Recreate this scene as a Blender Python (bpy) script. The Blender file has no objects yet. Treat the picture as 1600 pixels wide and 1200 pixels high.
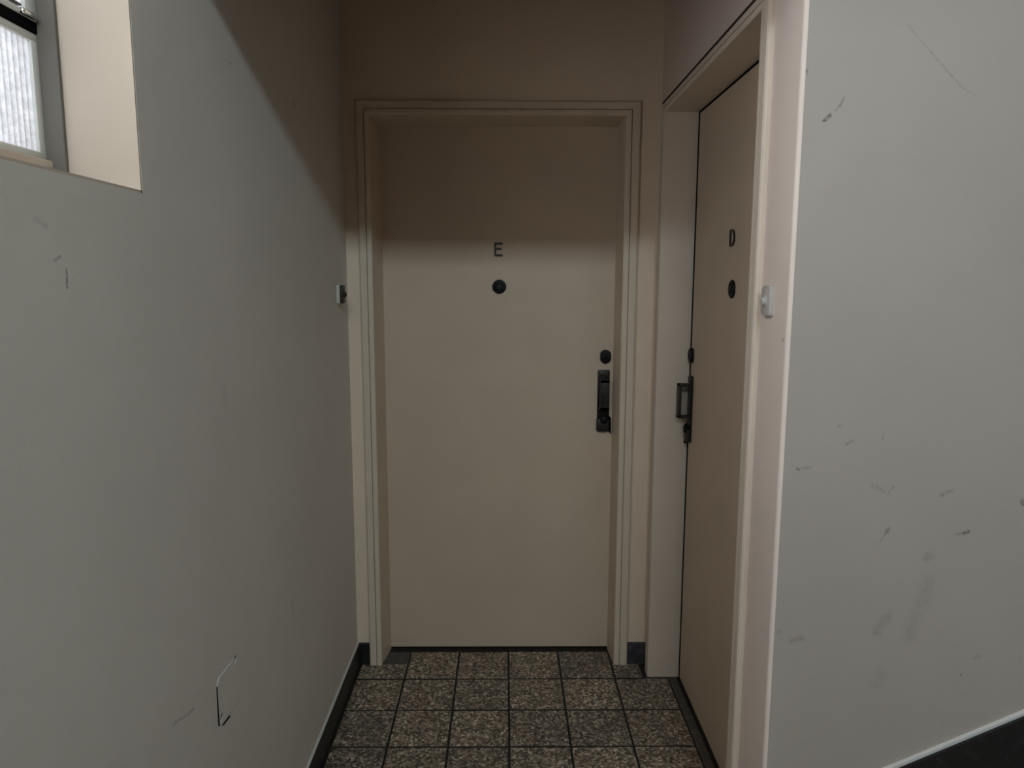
import bpy, bmesh, math, random
from mathutils import Vector, Matrix
random.seed(7)
scn = bpy.context.scene
COL = scn.collection

# ------------------------------------------------------------------ camera
F, PITCH, YAW, ROLL = 1141.87, -0.1404, 0.0098, 0.0025
cd = bpy.data.cameras.new('camera')
cam = bpy.data.objects.new('camera', cd)
COL.objects.link(cam)
cd.sensor_width = 36.0
cd.lens = F / 1600.0 * 36.0
cd.clip_start = 0.02
fw = Vector((math.sin(YAW)*math.cos(PITCH), math.cos(YAW)*math.cos(PITCH), math.sin(PITCH)))
rt = Vector((math.cos(YAW), -math.sin(YAW), 0))
up = rt.cross(fw)
r2 = rt*math.cos(ROLL) + up*math.sin(ROLL)
u2 = -rt*math.sin(ROLL) + up*math.cos(ROLL)
M = Matrix((r2, u2, -fw)).transposed().to_4x4()
M.translation = Vector((-0.002, -2.7133, 1.5))
cam.matrix_world = M
scn.camera = cam

# ------------------------------------------------------------------ world, light, exposure
world = bpy.data.worlds.new('sky')
scn.world = world
world.use_nodes = True
wn = world.node_tree.nodes['Background']
wn.inputs[0].default_value = (0.88, 0.94, 1.0, 1)
wn.inputs[1].default_value = 14.0

KEY_W = 59.0                      # daylight entering through the high landing window behind the camera
kd = bpy.data.lights.new('landing_window_daylight', 'AREA')
kd.shape = 'RECTANGLE'
kd.size, kd.size_y = 1.6, 0.22
kd.energy = KEY_W
kd.color = (0.70, 0.86, 0.96)
key = bpy.data.objects.new('landing_window_daylight', kd)
COL.objects.link(key)
key.location = (0.50, -4.62, 3.240)
key.rotation_euler = (math.radians(90 - 10), 0, 0)
pd = bpy.data.lights.new('side_window_portal', 'AREA')      # guides sky sampling through the added open casement
pd.shape = 'RECTANGLE'
pd.size, pd.size_y = 0.84, 0.96
pd.cycles.is_portal = True
portal = bpy.data.objects.new('side_window_portal', pd)
COL.objects.link(portal)
portal.location = (-.80, -1.915, 2.11)
portal.rotation_euler = (math.radians(90), 0, math.radians(-90))

scn.view_settings.view_transform = 'Standard'
scn.view_settings.look = 'None'
scn.view_settings.gamma = 1.0
scn.view_settings.use_curve_mapping = False
scn.view_settings.exposure = 0.0

# ------------------------------------------------------------------ node helpers
def new_mat(name):
    m = bpy.data.materials.new(name)
    m.use_nodes = True
    nt = m.node_tree
    return m, nt, nt.nodes['Principled BSDF']

def N(nt, t, **kw):
    n = nt.nodes.new(t)
    for k, v in kw.items():
        setattr(n, k, v)
    return n

def math_(nt, op, a, b=None, clamp=False):
    n = N(nt, 'ShaderNodeMath', operation=op, use_clamp=clamp)
    for i, v in enumerate((a, b)):
        if v is None: continue
        if hasattr(v, 'links'): nt.links.new(v, n.inputs[i])
        else: n.inputs[i].default_value = v
    return n.outputs[0]

def noise(nt, vec, scale, detail=3, rough=.5):
    n = N(nt, 'ShaderNodeTexNoise')
    n.inputs['Scale'].default_value = scale
    n.inputs['Detail'].default_value = detail
    n.inputs['Roughness'].default_value = rough
    if vec is not None: nt.links.new(vec, n.inputs['Vector'])
    return n.outputs['Fac']

def mixc(nt, fac, a, b):
    n = N(nt, 'ShaderNodeMix', data_type='RGBA')
    for sock, v in ((n.inputs[0], fac), (n.inputs[6], a), (n.inputs[7], b)):
        if hasattr(v, 'links'): nt.links.new(v, sock)
        else: sock.default_value = v if not isinstance(v, tuple) else (*v[:3], 1)
    return n.outputs[2]

def maprange(nt, v, a, b, c=0., d=1., smooth=True):
    n = N(nt, 'ShaderNodeMapRange')
    if smooth: n.interpolation_type = 'SMOOTHSTEP'
    nt.links.new(v, n.inputs[0])
    for i, x in enumerate((a, b, c, d)): n.inputs[i+1].default_value = x
    return n.outputs[0]

def seg_mark(nt, pos, A, B, w0, w1):
    """1 on the line A-B, fading to 0 at distance w1"""
    A, B = Vector(A), Vector(B)
    AB = B - A
    s = N(nt, 'ShaderNodeVectorMath', operation='SUBTRACT')
    nt.links.new(pos, s.inputs[0]); s.inputs[1].default_value = A
    d = N(nt, 'ShaderNodeVectorMath', operation='DOT_PRODUCT')
    nt.links.new(s.outputs[0], d.inputs[0]); d.inputs[1].default_value = AB / max(AB.length_squared, 1e-9)
    t = math_(nt, 'ADD', d.outputs['Value'], 0.0, True)
    sc = N(nt, 'ShaderNodeVectorMath', operation='SCALE')
    sc.inputs[0].default_value = AB; nt.links.new(t, sc.inputs['Scale'])
    r = N(nt, 'ShaderNodeVectorMath', operation='SUBTRACT')
    nt.links.new(s.outputs[0], r.inputs[0]); nt.links.new(sc.outputs[0], r.inputs[1])
    l = N(nt, 'ShaderNodeVectorMath', operation='LENGTH')
    nt.links.new(r.outputs[0], l.inputs[0])
    return maprange(nt, l.outputs['Value'], w0, w1, 1., 0.)

def plaster(name, col, marks=(), warm=None):
    """painted plaster: faint roller texture, slight patchiness and the scuffs given as segments"""
    m, nt, bs = new_mat(name)
    pos = N(nt, 'ShaderNodeNewGeometry').outputs['Position']
    n1 = noise(nt, pos, 1.6, 4)
    n2 = noise(nt, pos, 9, 3)
    c = mixc(nt, maprange(nt, n1, .3, .7), tuple(x*.965 for x in col), tuple(min(1, x*1.03) for x in col))
    c = mixc(nt, maprange(nt, n2, .35, .75, 0, .35), c, tuple(x*.95 for x in (col[0], col[1]*.99, col[2]*.98)))
    brk = maprange(nt, noise(nt, pos, 150, 4), .3, .65, .3, 1)
    tot = None
    if marks:
        wn_ = N(nt, 'ShaderNodeTexNoise'); wn_.inputs['Scale'].default_value = 55; wn_.inputs['Detail'].default_value = 3
        nt.links.new(pos, wn_.inputs['Vector'])
        ce = N(nt, 'ShaderNodeVectorMath', operation='SUBTRACT'); ce.inputs[1].default_value = (.5, .5, .5)
        nt.links.new(wn_.outputs['Color'], ce.inputs[0])
        sc_ = N(nt, 'ShaderNodeVectorMath', operation='MULTIPLY'); sc_.inputs[1].default_value = (.012, .012, .012)
        nt.links.new(ce.outputs[0], sc_.inputs[0])
        ad = N(nt, 'ShaderNodeVectorMath', operation='ADD')
        nt.links.new(pos, ad.inputs[0]); nt.links.new(sc_.outputs[0], ad.inputs[1])
        wpos = ad.outputs[0]
    for (A, B, w0, w1, st) in marks:
        ds = Vector(B) - Vector(A)
        k = math_(nt, 'MULTIPLY', seg_mark(nt, wpos if w1 > .0032 else pos, A, B, w0*.6, w1*1.15), st*.8)
        tot = k if tot is None else math_(nt, 'MAXIMUM', tot, k)
    if tot is not None:
        tot = math_(nt, 'MULTIPLY', tot, brk)
        c = mixc(nt, tot, c, (.025, .022, .02))
    nt.links.new(c, bs.inputs['Base Color'])
    bs.inputs['Roughness'].default_value = .62
    bs.inputs['Specular IOR Level'].default_value = .3
    b = N(nt, 'ShaderNodeBump')
    b.inputs['Strength'].default_value = .12
    b.inputs['Distance'].default_value = .004
    h = math_(nt, 'ADD', noise(nt, pos, 240, 2), math_(nt, 'MULTIPLY', noise(nt, pos, 14, 2), 2.2))
    nt.links.new(h, b.inputs['Height'])
    nt.links.new(b.outputs[0], bs.inputs['Normal'])
    return m

def paint(name, col, rough=.42, bump=.06, grime=0.0):
    m, nt, bs = new_mat(name)
    pos = N(nt, 'ShaderNodeNewGeometry').outputs['Position']
    c = mixc(nt, maprange(nt, noise(nt, pos, 5, 4), .3, .7), tuple(x*.95 for x in col), col)
    if grime:
        c = mixc(nt, maprange(nt, noise(nt, pos, 28, 5, .65), .52, .72, 0, grime), c, (.12, .1, .08))
    nt.links.new(c, bs.inputs['Base Color'])
    bs.inputs['Roughness'].default_value = rough
    bs.inputs['Specular IOR Level'].default_value = .18
    b = N(nt, 'ShaderNodeBump')
    b.inputs['Strength'].default_value = bump
    b.inputs['Distance'].default_value = .003
    nt.links.new(noise(nt, pos, 60, 3), b.inputs['Height'])
    nt.links.new(b.outputs[0], bs.inputs['Normal'])
    return m

def metal(name, col, rough=.45, metallic=.7):
    m, nt, bs = new_mat(name)
    pos = N(nt, 'ShaderNodeNewGeometry').outputs['Position']
    c = mixc(nt, maprange(nt, noise(nt, pos, 90, 4), .35, .7), col, tuple(x*1.7 for x in col))
    nt.links.new(c, bs.inputs['Base Color'])
    bs.inputs['Roughness'].default_value = rough
    bs.inputs['Metallic'].default_value = metallic
    return m

def stone_black(name, col=(.012, .0115, .012), rough=.4, rub=0.0):
    m, nt, bs = new_mat(name)
    pos = N(nt, 'ShaderNodeNewGeometry').outputs['Position']
    c = mixc(nt, maprange(nt, noise(nt, pos, 45, 5, .7), .5, .75), col, tuple(x*2.6 for x in col))
    if rub:
        c = mixc(nt, maprange(nt, noise(nt, pos, 30, 5, .7), .45, .7, 0, rub), c, (.16, .145, .15))
    nt.links.new(c, bs.inputs['Base Color'])
    bs.inputs['Roughness'].default_value = rough
    return m

def terrazzo(name):
    m, nt, bs = new_mat(name)
    pos = N(nt, 'ShaderNodeNewGeometry').outputs['Position']
    wob = N(nt, 'ShaderNodeTexNoise'); wob.inputs['Scale'].default_value = 60
    nt.links.new(pos, wob.inputs['Vector'])
    off = N(nt, 'ShaderNodeVectorMath', operation='SCALE'); off.inputs['Scale'].default_value = .010
    nt.links.new(wob.outputs['Color'], off.inputs[0])
    p = N(nt, 'ShaderNodeVectorMath', operation='ADD')
    nt.links.new(pos, p.inputs[0]); nt.links.new(off.outputs[0], p.inputs[1])
    v = N(nt, 'ShaderNodeTexVoronoi'); v.inputs['Scale'].default_value = 145
    nt.links.new(p.outputs[0], v.inputs['Vector'])
    sep = N(nt, 'ShaderNodeSeparateColor'); nt.links.new(v.outputs['Color'], sep.inputs[0])
    ramp = N(nt, 'ShaderNodeValToRGB')
    e = ramp.color_ramp
    e.interpolation = 'CONSTANT'
    e.elements[0].position = 0; e.elements[0].color = (.018, .015, .013, 1)
    e.elements[1].position = .34; e.elements[1].color = (.10, .085, .07, 1)
    for p_, c_ in ((.55, (.17, .145, .115)), (.72, (.27, .235, .19)), (.86, (.44, .39, .32)), (.95, (.20, .12, .08))):
        x = e.elements.new(p_); x.color = (*c_, 1)
    nt.links.new(sep.outputs[0], ramp.inputs[0])
    v2 = N(nt, 'ShaderNodeTexVoronoi'); v2.inputs['Scale'].default_value = 300
    nt.links.new(p.outputs[0], v2.inputs['Vector'])
    sep2 = N(nt, 'ShaderNodeSeparateColor'); nt.links.new(v2.outputs['Color'], sep2.inputs[0])
    fine = mixc(nt, maprange(nt, sep2.outputs[0], .55, .6), (.05, .042, .035), (.2, .17, .135))
    c = mixc(nt, .28, ramp.outputs[0], fine)
    # tile to tile tint and soft wear patches
    oi = N(nt, 'ShaderNodeObjectInfo')
    tint = mixc(nt, oi.outputs['Random'], (1.55, 1.49, 1.43), (2.2, 2.03, 1.82))
    mul = N(nt, 'ShaderNodeMix', data_type='RGBA', blend_type='MULTIPLY')
    mul.inputs[0].default_value = 1
    nt.links.new(c, mul.inputs[6]); nt.links.new(tint, mul.inputs[7])
    c = mul.outputs[2]
    c = mixc(nt, maprange(nt, noise(nt, pos, 9, 3), .55, .75, 0, .35), c, (.24, .12, .065))
    c = mixc(nt, maprange(nt, noise(nt, pos, 6, 4), .52, .72, 0, .5), c, (.075, .064, .053))
    nt.links.new(c, bs.inputs['Base Color'])
    bs.inputs['Roughness'].default_value = .5
    return m

def ribbed_glass(name):
    """obscure reeded glass lit from behind: scatters the sky light through"""
    m, nt, bs = new_mat(name)
    out = nt.nodes['Material Output']
    nt.nodes.remove(bs)
    tr = N(nt, 'ShaderNodeBsdfTranslucent')
    pos = N(nt, 'ShaderNodeNewGeometry').outputs['Position']
    c = mixc(nt, maprange(nt, noise(nt, pos, 70, 4, .7), .35, .7), (.090, .088, .091), (.124, .122, .124))
    nt.links.new(c, tr.inputs[0])
    gl = N(nt, 'ShaderNodeBsdfGlossy'); gl.inputs['Roughness'].default_value = .25
    mx = N(nt, 'ShaderNodeMixShader'); mx.inputs[0].default_value = .05
    nt.links.new(tr.outputs[0], mx.inputs[1]); nt.links.new(gl.outputs[0], mx.inputs[2])
    nt.links.new(mx.outputs[0], out.inputs['Surface'])
    return m

# ------------------------------------------------------------------ mesh helpers
class MB:
    def __init__(s): s.bm = bmesh.new()
    def box(s, a, b, bev=0.0, seg=2):
        bm = bmesh.new()
        (x0, y0, z0), (x1, y1, z1) = a, b
        x0, x1 = sorted((x0, x1)); y0, y1 = sorted((y0, y1)); z0, z1 = sorted((z0, z1))
        v = [bm.verts.new(p) for p in ((x0,y0,z0),(x1,y0,z0),(x1,y1,z0),(x0,y1,z0),(x0,y0,z1),(x1,y0,z1),(x1,y1,z1),(x0,y1,z1))]
        for f in ((0,3,2,1),(4,5,6,7),(0,1,5,4),(1,2,6,5),(2,3,7,6),(3,0,4,7)): bm.faces.new([v[i] for i in f])
        if bev: bmesh.ops.bevel(bm, geom=bm.edges[:], offset=bev, segments=seg, profile=.5, affect='EDGES')
        s.merge(bm); return s
    def prism(s, pts, mapf, w0, w1, bev=0.0, seg=2):
        """outline pts (u,v) extruded between w0 and w1; mapf(u,v,w) -> xyz"""
        bm = bmesh.new()
        a = [bm.verts.new(mapf(u, v, w0)) for u, v in pts]
        b = [bm.verts.new(mapf(u, v, w1)) for u, v in pts]
        n = len(pts)
        bm.faces.new(a[::-1]); fb = bm.faces.new(b)
        for i in range(n): bm.faces.new((a[i], a[(i+1) % n], b[(i+1) % n], b[i]))
        if bev: bmesh.ops.bevel(bm, geom=list(fb.edges), offset=bev, segments=seg, profile=.5, affect='EDGES')
        bmesh.ops.recalc_face_normals(bm, faces=bm.faces[:])
        s.merge(bm); return s
    def lathe(s, prof, mapf, cu, cv, n=32):
        """prof [(r,w)] turned about the w axis through (cu,cv)"""
        bm = bmesh.new()
        rings = []
        for r, w in prof:
            if r < 1e-6: rings.append([bm.verts.new(mapf(cu, cv, w))]*n)
            else: rings.append([bm.verts.new(mapf(cu+r*math.cos(2*math.pi*k/n), cv+r*math.sin(2*math.pi*k/n), w)) for k in range(n)])
        for A, B in zip(rings, rings[1:]):
            for k in range(n):
                q = [A[k], A[(k+1) % n], B[(k+1) % n], B[k]]
                q = list(dict.fromkeys(q))
                if len(q) > 2: bm.faces.new(q)
        bmesh.ops.recalc_face_normals(bm, faces=bm.faces[:])
        s.merge(bm); return s
    def merge(s, bm):
        me = bpy.data.meshes.new('tmp'); bm.to_mesh(me); bm.free()
        s.bm.from_mesh(me); bpy.data.meshes.remove(me)
    def build(s, name, mat, parent=None, smooth=None):
        me = bpy.data.meshes.new(name); s.bm.to_mesh(me); s.bm.free()
        o = bpy.data.objects.new(name, me); COL.objects.link(o)
        me.materials.append(mat)
        if smooth:
            me.shade_smooth(); me.set_sharp_from_angle(angle=math.radians(smooth))
        if parent is not None: o.parent = parent
        return o

def tag(o, label, cat=None, group=None, kind=None):
    o['label'] = label
    if cat: o['category'] = cat
    if group: o['group'] = group
    if kind: o['kind'] = kind
    return o

def empty(name, loc):
    e = bpy.data.objects.new(name, None); COL.objects.link(e)
    e.location = loc; e.empty_display_size = .05
    return e

def adopt(o, root):
    """parent without moving (root has only a translation)"""
    o.parent = root
    o.matrix_parent_inverse = Matrix.Translation(-Vector(root.location))
    return o

# ------------------------------------------------------------------ measured dimensions (metres)
XL = -0.581          # left wall
XR = 0.557           # right wall of the recess
YC = -1.270          # outer corner / stair wall plane
TOP = 3.70           # hall ceiling
ALC = 2.62           # ceiling of the recess
YB = -4.70           # rear wall of the landing
XH = 2.60            # far side of the hall
E0, E1, EZ = -.484, .428, 2.081       # opening of door E
SE0, SE1, SEZ, SEY = -.4672, .4193, 2.0684, .1111
DN, DF, DZ, DX = -1.0617, -.1058, 2.0752, .6608   # door D opening near / far, top, slab plane
WY, WZ0, WZ1, WYN = -1.509, 1.637, 2.58, -2.32
WYM = -1.86          # mullion between the reeded lights and the added open casement    # window opening
GX = -.724           # glass plane
BZ, BY = 2.14, -1.45                 # downstand beam lower front edge

# ------------------------------------------------------------------ materials
wall_col = (.80, .64, .49)
lw = [  # scuffs on the left wall
    ((XL,-1.755,1.524), (XL,-1.742,1.530), .0008, .003, .55),
    ((XL,-1.731,1.513), (XL,-1.733,1.490), .001, .0032, .75),
    ((XL,-1.79,1.572), (XL,-1.765,1.568), .0008, .006, .25),
    ((XL,-1.095,1.952), (XL,-1.082,1.957), .0008, .004, .5),
    ((XL,-.620,1.986), (XL,-.620,1.970), .0025, .0031, 1.2),
    ((XL,-1.446,.708), (XL,-1.478,.717), .001, .004, .55),
    ((XL,-1.478,.717), (XL,-1.525,.729), .001, .004, .45),
    ((XL,-.82,.63), (XL,-.815,.60), .002, .012, .25),
    ((XL,-1.22,1.28), (XL,-1.215,1.25), .002, .014, .12),
]
Yr = YC
rw = [  # scuffs on the wall by the stairs
    ((.605,Yr,1.803), (.616,Yr,1.813), .0018, .0045, 1.0),
    ((.627,Yr,1.822), (.635,Yr,1.832), .0006, .0028, .75),
    ((.635,Yr,1.832), (.641,Yr,1.846), .0005, .0024, .6),
    ((.751,Yr,1.978), (.800,Yr,1.928), .0004, .0026, .22),
    ((.800,Yr,1.928), (.868,Yr,1.862), .0005, .0028, .30),
    ((.868,Yr,1.862), (.889,Yr,1.853), .0003, .003, .14),
    ((.765,Yr,1.192), (.763,Yr,1.182), .0010, .0035, .65),
    ((.690,Yr,1.172), (.705,Yr,1.180), .0010, .005, .32),
    ((.672,Yr,1.212), (.674,Yr,1.213), .0010, .004, .35),
    ((.592,Yr,1.121), (.600,Yr,1.122), .0010, .0035, .6),
    ((.604,Yr,1.123), (.620,Yr,1.125), .0006, .003, .4),
    ((.750,Yr,1.09), (.775,Yr,1.075), .0010, .006, .25),
    ((.785,Yr,1.070), (.792,Yr,1.084), .0010, .006, .30),
    ((.893,Yr,1.066), (.915,Yr,1.078), .0010, .006, .35),
    ((.791,Yr,.997), (.786,Yr,.988), .0014, .004, .65),
    ((.786,Yr,.988), (.776,Yr,.970), .0006, .004, .4),
    ((.944,Yr,.985), (.958,Yr,.988), .0014, .0042, .85),
    ((.934,Yr,.981), (.944,Yr,.985), .0008, .004, .4),
    ((1.063,Yr,1.056), (1.066,Yr,1.046), .002, .007, .7),
    ((.783,Yr,.772), (.800,Yr,.800), .002, .015, .26),
    ((.800,Yr,.800), (.806,Yr,.812), .001, .010, .2),
    ((.850,Yr,.760), (.885,Yr,.880), .002, .024, .15),
    ((.790,Yr,.65), (.800,Yr,.68), .002, .02, .08),
    ((.875,Yr,.93), (.88,Yr,.94), .002, .012, .25),
    ((.603,Yr,.750), (.625,Yr,.756), .001, .009, .3),
    ((.575,Yr,.768), (.577,Yr,.770), .001, .006, .5),
    ((.968,Yr,.672), (.969,Yr,.673), .001, .0028, .7),
    ((.995,Yr,.712), (1.003,Yr,.714), .001, .008, .2),
    ((.568,Yr,1.893), (.568,Yr,1.890), .001, .004, .6),
]
M_left = plaster('left_wall_plaster', (.73, .695, .635), lw)
M_right = plaster('right_wall_plaster', (.79, .655, .58), [((XR,-1.25,1.385),(XR,-1.252,1.383),.002,.004,.8)])
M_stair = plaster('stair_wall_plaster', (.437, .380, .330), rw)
M_back = plaster('back_wall_plaster', wall_col)
M_hall = plaster('hall_plaster', (.38, .37, .35))
M_wood = paint('brown_ceiling_paint', (.26, .16, .09), .6)
M_ceil = plaster('ceiling_plaster', (.56, .44, .32))
M_trim = paint('cream_gloss_paint', (.70, .575, .45), .5, .12)
M_trim2 = paint('side_frame_paint', (.72, .60, .495), .5, .12)
M_door = paint('cream_door_paint', (.615, .482, .362), .5, .08)
M_reveal = paint('window_reveal_paint', (.62, .525, .435), .6)
M_black = stone_black('black_stone')
M_scuffed = stone_black('scuffed_black_stone', (.03, .028, .034), .5, .45)
M_gap = stone_black('gap_black', (.003, .003, .003), .9)  # near-black for the shade in gaps, also for chips and door hardware
M_gap.node_tree.nodes['Principled BSDF'].inputs['Specular IOR Level'].default_value = .05
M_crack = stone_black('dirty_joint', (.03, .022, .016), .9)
M_terr = terrazzo('terrazzo')
M_grout = stone_black('dark_grout', (.024, .020, .016), .9)
M_step = terrazzo('step_terrazzo')
M_bronze = metal('dark_bronze', (.016, .015, .013), .42, .6)
M_bronze2 = metal('worn_bronze', (.030, .028, .024), .45, .6)
M_peep = metal('peephole_black', (.005, .0045, .004), .5, .0)
M_peep.node_tree.nodes['Principled BSDF'].inputs['Specular IOR Level'].default_value = .2
M_lens = metal('peephole_lens', (.03, .03, .035), .1, .2)
M_letter = metal('black_letter', (.02, .016, .013), .4, .3)
M_steel = metal('chrome', (.6, .6, .58), .18, 1.0)
M_frame = paint('window_frame_paint', (.74, .74, .70), .45, .1, .08)
M_shadef = paint('window_shade_grey', (.17, .155, .135), .6, .1, .2)  # dark grey carries the jamb shade, with some grime; also on the bead
M_glass = ribbed_glass('reeded_glass')
M_bellw = paint('bell_white_plastic', (.52, .475, .44), .5, .05, .25)
M_bellb = paint('bell_brown_bakelite', (.045, .032, .024), .35, .05)
M_cream = paint('bell_cream_plastic', (.62, .58, .50), .35, .05)
M_patchw = paint('chipped_plaster', (.75, .73, .70), .8, .2)
M_edge = paint('paint_edge', (.66, .64, .61), .5, .1)

# ------------------------------------------------------------------ setting: walls
T = .28
b = MB()
b.box((XL-T, WY, -.1), (XL, .30, TOP))                       # beyond the window
b.box((XL-T, WYN, -.1), (XL, WY, WZ0))                       # below
b.box((XL-T, WYN, WZ1), (XL, WY, TOP))                       # above
b.box((XL-T, YB-.2, -.1), (XL, WYN, TOP))
w = b.build('wall_left', M_left)
tag(w, 'grey-white plastered left wall with window recess and scuff marks', 'wall', kind='structure')

b = MB()
b.box((XL, 0, -.1), (E0-.03, .20, ALC+.1))
b.box((E1+.03, 0, -.1), (.90, .20, ALC+.1))
b.box((E0-.03, 0, EZ+.03), (E1+.03, .20, ALC+.1))
b.box((XL, .20, -.1), (.90, .30, ALC+.1))
w = b.build('wall_back', M_back)
tag(w, 'plastered end wall around the door marked E', 'wall', kind='structure')

def corner_pier():
    """near pier of the right wall with its rounded outer corner"""
    r = .008
    pts = [(XR+r, YC), (XR+r, DN-.03), (XR, DN-.03)]
    for k in range(6):
        a = math.pi + k/6*math.pi/2
        pts.append((XR+r+r*math.cos(a), YC+r+r*math.sin(a)))
    return pts
b = MB()
b.prism(corner_pier(), lambda u, v, w_: (u, v, w_), -.1, TOP)
b.box((XR, DF+.03, -.1), (XR+.24, 0, ALC+.1))
b.box((XR, DN-.03, DZ+.03), (XR+.24, DF+.03, ALC+.1))
b.box((XR+.20, DN-.03, -.1), (XR+.24, DF+.03, DZ+.03))
w = b.build('wall_right', M_right, smooth=40)
tag(w, 'plastered right wall of the recess holding the side door', 'wall', kind='structure')

b = MB()
b.box((XR+.008, YC, -.1), (XH, DN-.03, TOP))
w = b.build('wall_stairs', M_stair)
tag(w, 'scuffed grey wall rising beside the stairs at right', 'wall', kind='structure')

b = MB(); b.box((XL-T, YB-.2, -.1), (XH+.2, YB, 3.02)); b.box((XL-T, YB-.2, 3.46), (XH+.2, YB, TOP))
b.box((XL-T, YB-.2, 3.02), (-.30, YB, 3.46)); b.box((1.55, YB-.2, 3.02), (XH+.2, YB, 3.46)); b.box((-.30, YB-.2, 3.02), (1.55, YB-.1, 3.46))
tag(b.build('wall_rear', M_hall), 'warm cream landing wall behind the viewer', 'wall', kind='structure')
b = MB(); b.box((XH, YB, -.1), (XH+.2, YC+.24, TOP))
tag(b.build('wall_far_side', M_hall), 'warm cream wall closing the stair hall', 'wall', kind='structure')
b = MB(); b.box((XL-T, YB-.2, TOP), (XH+.2, YC+.3, TOP+.1))
tag(b.build('ceiling', M_ceil), 'high plaster ceiling over the landing', 'ceiling', kind='structure')
b = MB(); b.box((XL, YC, ALC), (.90, .30, ALC+.12))
tag(b.build('ceiling_recess', M_wood), 'low brown painted ceiling over the door recess', 'ceiling', kind='structure')
b = MB(); b.box((XL, BY, BZ), (XH, YC, TOP))
tag(b.build('ceiling_beam', M_ceil), 'plaster downstand beam across the mouth of the recess', 'beam', kind='structure')

# ------------------------------------------------------------------ floor with terrazzo tiles
b = MB(); b.box((XL-T, YB-.2, -.12), (XH+.2, .30, -.006))
fl = b.build('floor', M_grout)
tag(fl, 'landing floor of small speckled terrazzo tiles with dark joints', 'floor', kind='structure')
G = .0014
tile_cache = {}
def tile(x0, x1, y0, y1):
    key_ = (round(x1-x0, 4), round(y1-y0, 4))
    if key_ not in tile_cache:
        m = MB(); hx, hy = (x1-x0)/2-G, (y1-y0)/2-G
        bm = bmesh.new()
        e = .0025
        lo = [bm.verts.new((sx*hx, sy*hy, -.008)) for sx, sy in ((-1,-1),(1,-1),(1,1),(-1,1))]
        mi = [bm.verts.new((sx*hx, sy*hy, -.0018)) for sx, sy in ((-1,-1),(1,-1),(1,1),(-1,1))]
        hi = [bm.verts.new((sx*(hx-e), sy*(hy-e), 0)) for sx, sy in ((-1,-1),(1,-1),(1,1),(-1,1))]
        for A, B in ((lo, mi), (mi, hi)):
            for k in range(4): bm.faces.new((A[k], A[(k+1)%4], B[(k+1)%4], B[k]))
        bm.faces.new(hi)
        me = bpy.data.meshes.new('tile'); bm.to_mesh(me); bm.free(); me.materials.append(M_terr); me.materials.append(M_grout)
        for f_ in me.polygons: f_.material_index = 0 if f_.normal.z > .9 else 1
        tile_cache[key_] = me
    o = bpy.data.objects.new('tile', tile_cache[key_]); COL.objects.link(o)
    o.location = ((x0+x1)/2, (y0+y1)/2, random.uniform(-.0008, .0006))
    o.rotation_euler = (random.uniform(-.002, .002), random.uniform(-.002, .002), random.uniform(-.004, .004))
    o.parent = fl
XS = [-.566, -.3825, -.1855, .0135, .214, .4185]
xs2 = XS + [.625, .825, 1.025, 1.225]
YS = [.090] + [-.117 - .2045*k for k in range(17)]
for j in range(len(YS)-1):
    y1, y0 = YS[j], YS[j+1]
    for i in range(len(xs2)-1):
        x0, x1 = xs2[i], xs2[i+1]
        ym = (y0+y1)/2
        if j == 0:
            if x1 < -.3 or x0 > .41: y1_ = -.004
            else: y1_ = y1
            if x0 > .45: continue
            x0_, x1_ = (x0, x1) if x0 < .40 else (x0, .53)
            if x0 < -.5: x0_, x1_ = x0, -.3825
            tile(x0_, x1_, y0, y1_)
            continue
        if x0 > .6 and ym > -2.4: 
            continue
        if ym > -1.27 and x0 > .40:
            tile(x0, .622, y0, y1); continue
        tile(x0, x1, y0, y1)

M_cement = stone_black('grey_cement', (.085, .074, .063), .85)
def strip(x0, x1, y0, y1):
    b = MB(); b.box((x0, y0, -.008), (x1, y1, -.0005), .001); b.build('cement_strip', M_cement, fl)
strip(.6245, .6535, DN, -.1185)
strip(.5345, .6535, -.1165, DF)
strip(E0+.002, -.385, 0.0, .088)
strip(.421, E1, 0.0, .088)
# ------------------------------------------------------------------ skirtings
SK = .012
b = MB(); b.box((XL, YB, 0), (XL+SK, 0, .088), .0015)
bl = b.build('baseboard_left', M_black)
tag(bl, 'black stone skirting along the foot of the left wall', 'skirting', kind='structure')
b = MB(); b.box((XL, YB, .088), (XL+.007, 0, .0915)); tag(b.build('paint_edge', M_edge, bl), 'thin lip of wall paint on top of the skirting')
b = MB(); b.box((XL+SK, -SK, 0), (E0-.0485, 0, .088), .001)
tag(b.build('baseboard_back', M_black), 'short black skirting piece left of the door marked E', 'skirting', kind='structure')
b = MB(); b.box((.4822, -SK, 0), (XR, 0, .088), .001)
tag(b.build('baseboard_corner', M_scuffed), 'short scuffed dark skirting piece between the two door frames', 'skirting', kind='structure')

b = MB(); b.box((XR-SK, YC, 0), (XR, DN-.054, .088), .001)
tag(b.build('baseboard_right', M_black), 'short black skirting at the outer corner of the right wall', 'skirting', kind='structure')

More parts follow.
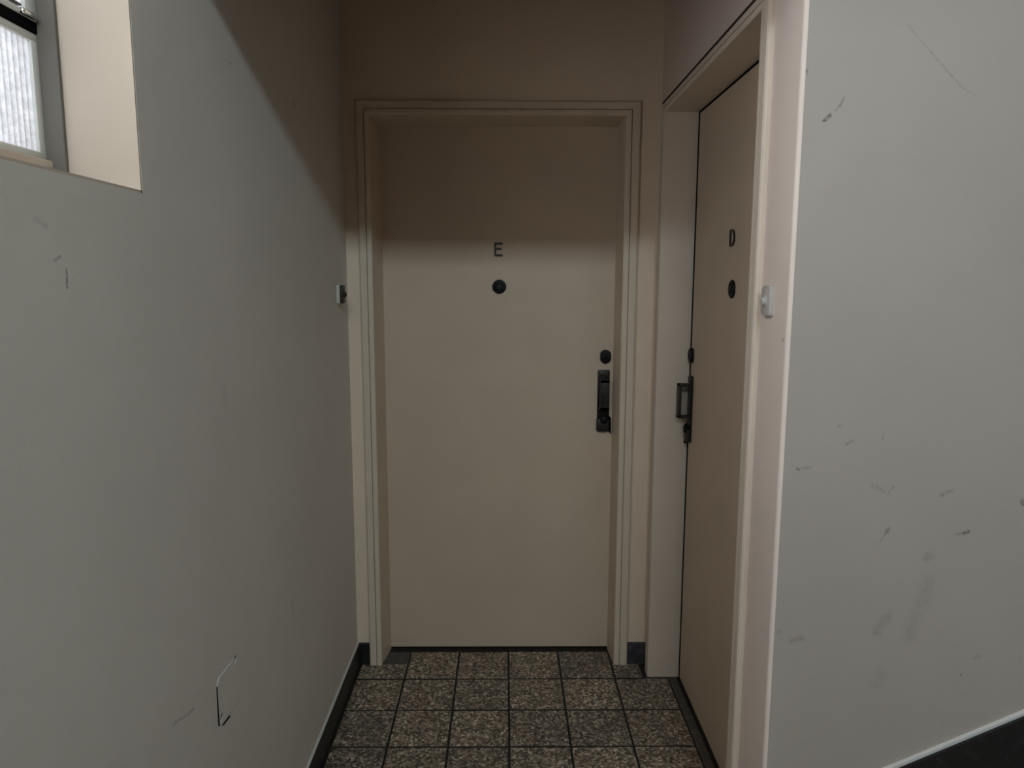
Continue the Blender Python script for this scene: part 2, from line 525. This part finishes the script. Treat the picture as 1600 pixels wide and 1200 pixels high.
# ------------------------------------------------------------------ door frames
def casing_profile(width, depth):
    """moulded casing section: (across from opening outward, out from wall)"""
    return [(0, 0), (0, depth*.72), (.003, depth*.92), (.009, depth), (width*.36, depth), (width*.37, depth*.45), (width*.42, depth*.45),
            (width*.43, depth*1.0), (width-.006, depth*1.0), (width-.0015, depth*.8), (width, depth*.55), (width, 0)]
def casing_run(P0, P1, across, out, width, depth, name, mat, parent, mitre0=0, mitre1=0):
    """sweep the profile from P0 to P1; mitre extends an end along the run by the across distance"""
    P0, P1, across, out = map(Vector, (P0, P1, across, out))
    d = (P1-P0).normalized()
    bm = bmesh.new()
    pr = casing_profile(width, depth)
    A = [bm.verts.new(P0 + across*u + out*v - d*u*mitre0) for u, v in pr]
    B = [bm.verts.new(P1 + across*u + out*v + d*u*mitre1) for u, v in pr]
    n = len(pr)
    for i in range(n): bm.faces.new((A[i], A[(i+1)%n], B[(i+1)%n], B[i]))
    bm.faces.new(A[::-1]); bm.faces.new(B)
    bmesh.ops.recalc_face_normals(bm, faces=bm.faces[:])
    m = MB(); m.merge(bm)
    return m.build(name, mat, parent)

# frame of door E
CW = .0485
tr = empty('trim_1', (0, 0, 0)); tag(tr, 'cream painted door frame and moulded casing around the door marked E', 'door frame', kind='structure')
casing_run((E0, 0, 0), (E0, 0, EZ), (-1, 0, 0), (0, -1, 0), CW, .018, 'casing', M_trim, tr, 0, 1)
casing_run((E1, 0, 0), (E1, 0, EZ), (1, 0, 0), (0, -1, 0), CW+.005, .018, 'casing', M_trim, tr, 0, 1)
casing_run((E0, 0, EZ), (E1, 0, EZ), (0, 0, 1), (0, -1, 0), CW+.003, .018, 'casing', M_trim, tr, 1, 1)
zmap = lambda u, v, w_: (u, v, w_)
b = MB(); b.prism([(E0-.03, 0), (E0, 0), (SE0, SEY), (SE0, .115), (E0-.015, .115), (E0-.015, .20), (E0-.03, .20)], zmap, 0, EZ); b.build('jamb', M_trim, tr)
b = MB(); b.prism([(E1+.03, 0), (E1, 0), (SE1, SEY), (SE1, .115), (E1+.015, .115), (E1+.015, .20), (E1+.03, .20)], zmap, 0, EZ); b.build('jamb', M_trim, tr)
b = MB(); b.prism([(0, EZ+.03), (0, EZ), (SEY, SEZ), (.115, SEZ), (.115, EZ+.02), (.20, EZ+.02), (.20, EZ+.03)], lambda u, v, w_: (w_, u, v), E0-.03, E1+.03); b.build('head_jamb', M_trim, tr)
# dirt-filled hairline joints between casing and plaster
q = .0016
b = MB(); b.box((E0-CW-q, -.0008, .09), (E0-CW+.001, .0, EZ+CW+.003)); b.build('edge_line', M_crack, tr)
b = MB(); b.box((E1+CW+.004, -.0008, .09), (E1+CW+.005+q, .0, EZ+CW+.003)); b.build('edge_line', M_crack, tr)
b = MB(); b.box((E0-CW-q, -.0008, EZ+CW+.002), (E1+CW+.005+q, .0, EZ+CW+.003+q*1.2)); b.build('edge_line', M_crack, tr)

# frame of door D
tr2 = empty('trim_2', (XR, -.58, 0)); tag(tr2, 'cream painted door frame and casing around the side door', 'door frame', kind='structure')
def A2(o): return adopt(o, tr2)
A2(casing_run((XR, DF, 0), (XR, DF, DZ), (0, 1, 0), (-1, 0, 0), .052, .014, 'casing', M_trim2, None, 0, .62))
A2(casing_run((XR, DN, 0), (XR, DN, DZ), (0, -1, 0), (-1, 0, 0), .052, .014, 'casing', M_trim2, None, 0, .62))
A2(casing_run((XR, DN, DZ), (XR, DF, DZ), (0, 0, 1), (-1, 0, 0), .034, .014, 'casing', M_trim2, None, 1.5, 1.5))
b = MB(); b.box((XR, DF, 0), (XR+.20, DF+.03, DZ+.03)); A2(b.build('jamb', M_trim2))
b = MB(); b.box((XR, DN-.03, 0), (XR+.20, DN, DZ+.03)); A2(b.build('jamb', M_trim2))
b = MB(); b.box((XR, DN, DZ), (XR+.20, DF, DZ+.03)); A2(b.build('head_jamb', M_trim2))
b = MB(); b.box((XR-.0146, DN-.03, DZ+.0325), (XR, DF+.03, DZ+.0370)); A2(b.build('edge_line', M_crack))  # dark strip laid along the top casing's upper edge, in the joint colour
b = MB(); b.box((DX+.002, DF-.030, .0), (DX+.03, DF, DZ)); b.box((DX+.002, DN, DZ-.014), (DX+.03, DF-.030, DZ)); A2(b.build('door_gap_shade', M_gap))  # black strips stand for the shade in the gap around the slab

# ------------------------------------------------------------------ doors
def mapE(u, v, w): return (u, SEY - w, v)            # u right, v up, w towards the viewer
def mapD(u, v, w): return (DX - w, -u, v)            # u runs towards the camera (-y), w into the recess

b = MB(); b.box((SE0-.012, SEY, .0105), (SE1+.006, SEY+.04, SEZ+.006), .0015)
d1 = b.build('door_1', M_door)
tag(d1, 'flat cream entrance door with letter E, peephole and dark pull handle', 'door', kind='structure')
b = MB(); b.box((DX, DN+.003, .014), (DX+.04, DF-.0265, DZ-.009), .0015)
d2 = b.build('door_2', M_door)
tag(d2, 'flat cream side door seen at a slant, marked D', 'door', kind='structure')

def letter_E(mp, cu, z0, z1, wd, parent):
    s = .0075
    x0, x1 = cu-wd/2, cu+wd/2
    zm = (z0+z1)/2 + .002
    pts = [(x0,z0),(x1,z0),(x1,z0+s),(x0+s,z0+s),(x0+s,zm-s/2),(x1-.005,zm-s/2),(x1-.005,zm+s/2),(x0+s,zm+s/2),
           (x0+s,z1-s),(x1,z1-s),(x1,z1),(x0,z1)]
    m = MB(); m.prism(pts, mp, 0, .005)
    return tag(m.build('letter', M_letter, parent), 'small black letter E')
def letter_D(mp, cu, z0, z1, wd, parent):
    s = .0055
    x0, x1 = cu-wd/2, cu+wd/2
    def arc(x0, x1, z0, z1, rx):
        pts = [(x0, z0)]
        for k in range(13):
            a = -math.pi/2 + math.pi*k/12
            pts.append((x1-rx+rx*math.cos(a), (z0+z1)/2+(z1-z0)/2*math.sin(a)))
        pts.append((x0, z1)); return pts
    o = arc(x0, x1, z0, z1, wd*.6); i = arc(x0+s, x1-s, z0+s, z1-s, wd*.6-s)
    bm = bmesh.new()
    L = [[bm.verts.new(mp(u, v, w)) for u, v in q] for q, w in ((o, 0), (i, 0), (o, .005), (i, .005))]
    n = len(o)
    for k in range(n):
        j = (k+1) % n
        bm.faces.new((L[2][k], L[2][j], L[3][j], L[3][k]))
        bm.faces.new((L[0][k], L[0][j], L[2][j], L[2][k]))
        bm.faces.new((L[1][j], L[1][k], L[3][k], L[3][j]))
    bmesh.ops.recalc_face_normals(bm, faces=bm.faces[:])
    m = MB(); m.merge(bm)
    return tag(m.build('letter', M_letter, parent), 'small dark letter D')
letter_E(mapE, -.027, 1.592, 1.643, .032, d1)
letter_D(mapD, .557, 1.600, 1.650, .042, d2)

def rounded_rect(u0, u1, v0, v1, r, n=5):
    pts = []
    for cx, cy, a0 in ((u1-r, v1-r, 0), (u0+r, v1-r, 90), (u0+r, v0+r, 180), (u1-r, v0+r, 270)):
        for k in range(n+1):
            a = math.radians(a0 + 90*k/n); pts.append((cx+r*math.cos(a), cy+r*math.sin(a)))
    return pts

def hardware(mp, parent, pu, pz, lu, lz, hu, zt, zb, b0, b1, sgn):
    """peephole, round lock and pull handle; sgn +1 when the door's closing edge lies towards +u"""
    m = MB(); m.lathe([(0, .0), (.027, 0), (.027, .003), (.0245, .006), (.019, .0065), (.017, .005), (.013, .006), (.012, .009), (.0, .009)], mp, pu, pz)
    pe = m.build('peephole', M_peep, parent, 40)
    m = MB(); m.lathe([(0, .0091), (.007, .0091), (.006, .011), (.003, .0125), (0, .013)], mp, pu, pz, 20)
    m.build('lens', M_lens, pe, 50)
    # round cylinder lock, trimmed towards the door's edge
    pts = []
    for k in range(32):
        a = 2*math.pi*k/32
        u = .0235*math.cos(a); v = .0265*math.sin(a)
        u = max(-.0205, min(.0205, u))
        pts.append((lu+u, lz+v))
    m = MB(); m.prism(pts, mp, 0, .012, .003)
    lk = m.build('lock', M_peep, parent, 40)
    m = MB(); m.prism(rounded_rect(lu-.0018, lu+.0018, lz-.008, lz+.008, .0015, 2), mp, .0121, .0132)
    m.build('keyhole', M_gap, lk)
    # pull handle: back plate, bow, lower lock box with cylinder and flap
    root = MB(); root.prism(rounded_rect(hu-.0235, hu+.0235, zb+.030, zt, .005), mp, 0, .006, .0015)
    h = root.build('pull_handle', M_bronze, parent, 40)
    m = MB()
    m.prism(rounded_rect(hu-.018, hu+.018, b1-.008, b1, .002), mp, .006, .048, .001)
    m.prism(rounded_rect(hu-.018, hu+.018, b0, b0+.008, .002), mp, .006, .048, .001)
    m.prism(rounded_rect(hu-.018, hu+.018, b0, b1, .003), mp, .0385, .048, .002)
    m.build('bow', M_bronze2, h, 40)
    m = MB(); m.prism(rounded_rect(hu-.020, hu+.020, b1+.004, zt-.004, .003), mp, .006, .009, .001)
    m.build('plate_cap', M_bronze2, h, 40)
    lb = MB(); lb.prism(rounded_rect(hu-.026*1.0, hu+.022, zb, zb+.05, .007), mp, 0, .016, .003)
    lbx = lb.build('lock_box', M_bronze2, h, 40)
    m = MB(); m.lathe([(0, .016), (.0145, .016), (.0145, .022), (.012, .024), (.0, .024)], mp, hu+.002, zb+.047, 24)
    m.build('cylinder', M_peep, h, 40)
    m = MB(); m.prism([(hu+sgn*.022, zb+.062), (hu+sgn*.030, zb+.055), (hu+sgn*.031, zb-.012), (hu+sgn*.027, zb-.004), (hu+sgn*.022, zb+.002)], mp, 0, .014)
    m.build('strike_flap', M_gap, h)

hardware(mapE, d1, -.024, 1.477, .3885, 1.2095, .383, 1.157, .915, 1.006, 1.120, 1)
hardware(mapD, d2, .573, 1.477, .150, 1.240, .152, 1.168, .930, 1.018, 1.140, -1)

# ------------------------------------------------------------------ window in the left wall
w1 = empty('window_1', (GX, (WY+WYN)/2, WZ0)); tag(w1, 'high window of reeded obscure glass deep in the left wall', 'window', kind='structure')
def W(o): return adopt(o, w1)
# plaster lining of the recess
b = MB(); b.box((GX-.03, WY-.004, WZ0), (XL-.0005, WY, WZ1)); b.box((GX-.03, WYN, WZ0), (XL-.0005, WYN+.004, WZ1)); b.box((GX-.03, WYN+.004, WZ1-.004), (XL-.0005, WY-.004, WZ1))
W(b.build('reveal', M_reveal))
b = MB(); b.box((GX-.03, WYN, WZ0-.0), (XL-.0005, WY, WZ0+.004)); W(b.build('sill', M_reveal))
# fixed outer frame; its posts are coloured dark for the shade at the jamb
b = MB(); b.box((GX-.02, WY-.012, WZ0+.004), (XL-.111, WY-.004, WZ1-.004), .0015); W(b.build('shade_post', M_shadef))
b = MB(); b.box((GX-.02, WYN+.004, WZ0+.004), (XL-.111, WYN+.012, WZ1-.004), .0015); W(b.build('shade_post', M_shadef))
b = MB(); b.box((GX-.02, WYN+.012, WZ0+.004), (GX+.012, WY-.012, 1.684), .0015); W(b.build('bottom_rail', M_reveal))
b = MB(); b.box((GX-.02, WYN+.012, WZ1-.03), (GX+.012, WY-.012, WZ1-.004), .0015); W(b.build('head_rail', M_frame))
# lower light
LY0, LY1 = WYM, WY-.006
def sash(z0, z1, st, rb, rt_, x0, x1, name):
    m = MB(); m.box((x0, LY0, z0), (x1, LY1, z0+rb), .0025)
    m.box((x0, LY0, z1-rt_), (x1, LY1, z1), .0025)
    m.box((x0, LY1-st, z0+rb-.002), (x1, LY1, z1-rt_+.002), .0025)
    m.box((x0, LY0, z0+rb-.002), (x1, LY0+st, z1-rt_+.002), .0025)
    o = W(m.build(name, M_frame, smooth=40))
    return o
def pane(z0, z1, y0, y1, x):
    """vertically reeded glass: scalloped section on the room side"""
    pitch = .0128
    n = int((y1-y0)/pitch)
    pts = []
    for i in range(n):
        for k in range(6):
            t = k/6
            yy = y1 - (i+t)*pitch
            pts.append((yy, x + .0032*math.sqrt(max(0, math.sin(math.pi*t)))))
    pts.append((y1-n*pitch, x))
    if y1-n*pitch > y0: pts.append((y0, x))
    bm = bmesh.new()
    A = [bm.verts.new((q, p, z0)) for p, q in pts]; B = [bm.verts.new((q, p, z1)) for p, q in pts]
    for i in range(len(pts)-1): bm.faces.new((A[i], B[i], B[i+1], A[i+1]))
    m = MB(); m.merge(bm)
    return W(m.build('pane', M_glass))
sash(1.684, 1.8725, .020, .012, .0125, GX-.012, GX+.002, 'lower_sash')
pane(1.694, 1.862, LY0+.018, LY1-.018, GX-.006)
b = MB(); b.box((GX-.012, LY0, 1.8725), (GX+.004, LY1+.001, 1.889), .001); W(b.build('gap_black', M_gap))  # black bar put in for the dark gap between the sashes
sash(1.889, WZ1-.03, .030, .011, .02, GX-.012, GX+.004, 'upper_sash')
pane(1.898, WZ1-.045, LY0+.026, LY1-.026, GX-.006)
b = MB(); b.box((GX+.003, LY1-.048, 1.8895), (GX+.013, LY1-.012, 1.8985), .004, 3); W(b.build('catch', M_steel, smooth=60))
b = MB(); b.box((GX-.004, LY0+.03, 1.903), (GX+.003, LY1-.036, 1.906), .001); W(b.build('glazing_bead', M_shadef))

b = MB(); b.box((GX-.02, WYM-.03, 1.684), (GX+.012, WYM, WZ1-.03), .0015); W(b.build('mullion', M_frame))
# unseen casement, added and left open so bright sky lights the right wall
cs = MB(); cx0 = GX-.02
for (a0, a1, z0, z1) in ((0, .40, 1.69, 1.725), (0, .40, 2.51, 2.545), (0, .035, 1.725, 2.51), (.365, .40, 1.725, 2.51)):
    cs.box((cx0-a1, WYN+.014, z0), (cx0-a0, WYN+.034, z1))
W(cs.build('added_casement', M_frame))

# high landing window behind the viewer (its daylight is the key light)
w2 = empty('window_2', (.62, YB-.06, 3.02)); tag(w2, 'narrow high landing window behind the viewer', 'window', kind='structure')
b = MB(); b.box((-.30, YB-.09, 3.02), (1.55, YB-.06, 3.05)); b.box((-.30, YB-.09, 3.43), (1.55, YB-.06, 3.46)); b.box((-.30, YB-.09, 3.05), (-.27, YB-.06, 3.43)); b.box((1.52, YB-.09, 3.05), (1.55, YB-.06, 3.43))
adopt(b.build('window_frame', M_frame), w2)
b = MB(); b.box((-.27, YB-.08, 3.05), (1.52, YB-.074, 3.43)); adopt(b.build('pane', M_glass), w2)

# ------------------------------------------------------------------ door bells
def bell(name, x, s, y0, y1, z0, z1, dep, mface, mside, mbut, label):
    root = empty(name, (x, (y0+y1)/2, z0)); tag(root, label, 'doorbell', 'doorbells beside the two doors')
    mp = lambda u, v, w: (x + s*w, u, v)
    m = MB(); m.prism(rounded_rect(y0, y1, z0, z1, .006), mp, 0, dep*.55, .001); adopt(m.build('base', mside, smooth=40), root)
    m = MB(); m.prism(rounded_rect(y0+.001, y1-.001, z0+.001, z1-.001, .006), mp, dep*.55, dep, .003); adopt(m.build('cover', mface, smooth=40), root)
    cy, cz = (y0+y1)/2, (z0+z1)/2 - .001
    m = MB(); m.lathe([(0, dep), (.013, dep), (.013, dep+.0015), (.0105, dep+.003), (.009, dep+.002), (.0085, dep+.0075), (.006, dep+.009), (0, dep+.0095)], mp, cy, cz, 24)
    adopt(m.build('button', mbut, smooth=40), root)
    return root
bell('doorbell', XL, 1, -.178, -.128, 1.420, 1.484, .020, M_bellb, M_cream, M_bellb, 'small brown doorbell push with pale base on left wall beside door E')
bell('doorbell', XR, -1, -1.192, -1.142, 1.427, 1.491, .010, M_bellw, M_bellw, M_bellw, 'white plastic doorbell push on the right wall by the side door casing')

# ------------------------------------------------------------------ painted-over blank plate low on the left wall
cp = empty('cover_plate', (XL, -1.281, .60)); tag(cp, 'square blank cover plate painted over low on the left wall', 'cover plate')
mp = lambda u, v, w: (XL + w, u, v)
pl = [(-1.338, .606), (-1.325, .598), (-1.24, .594), (-1.228, .603), (-1.225, .685), (-1.234, .699), (-1.325, .703), (-1.337, .695)]
m = MB(); m.prism(pl, mp, 0, .0016, .0008); adopt(m.build('plate', M_left), cp)
m = MB(); m.prism([(-1.3405, .606), (-1.3378, .606), (-1.3378, .69), (-1.3395, .69)], mp, 0, .0018); adopt(m.build('shadow_gap', M_gap), cp)
for (u, v) in ((-1.2375, .690), (-1.3255, .611)):
    m = MB(); m.lathe([(0, .0016), (.0055, .0016), (.005, .0032), (.0, .0038)], mp, u, v, 14); sc = adopt(m.build('screw', M_patchw, smooth=50), cp)
    m = MB(); m.prism([(u-.009, v+.004), (u-.004, v+.006), (u+.003, v+.013), (u-.001, v+.012)], mp, .0015, .0024); adopt(m.build('chip', M_gap), cp)
m = MB(); m.prism([(-1.322, .5965), (-1.318, .5945), (-1.284, .5915), (-1.284, .5935)], mp, 0, .0024); adopt(m.build('chip', M_gap), cp)

# ------------------------------------------------------------------ stairs rising to the right
RISE, GO, SX0, NS = .150, .325, .605, 6
st = empty('stairs', (SX0, YC, 0)); tag(st, 'dark terrazzo stairs rising to the right of the recess', 'stairs', kind='structure')
for i in range(NS):
    b = MB(); b.box((SX0+GO*i, YC-1.08, 0 if i == 0 else RISE*i), (XH if True else 0, YC-.012, RISE*(i+1)), .006)
    adopt(b.build('step', M_step), st)
z_at = lambda x: .325 + .4615*(x-.5537)
b = MB()
b.prism([(XR+.006, 0), (XH, 0), (XH, z_at(XH)), (XR+.006, z_at(XR+.006))], lambda u, v, w: (u, YC-w, v), 0, .012)
sk = b.build('baseboard_stairs', M_black)
tag(sk, 'black raking stone skirting beside the stairs at lower right', 'skirting', kind='structure')
b = MB()
b.prism([(XR+.006, z_at(XR+.006)), (XH, z_at(XH)), (XH, z_at(XH)+.011), (XR+.006, z_at(XR+.006)+.011)], lambda u, v, w: (u, YC-w, v), 0, .007, .002)
tag(b.build('paint_edge', M_edge, sk), 'pale lip of paint along the raking skirting')
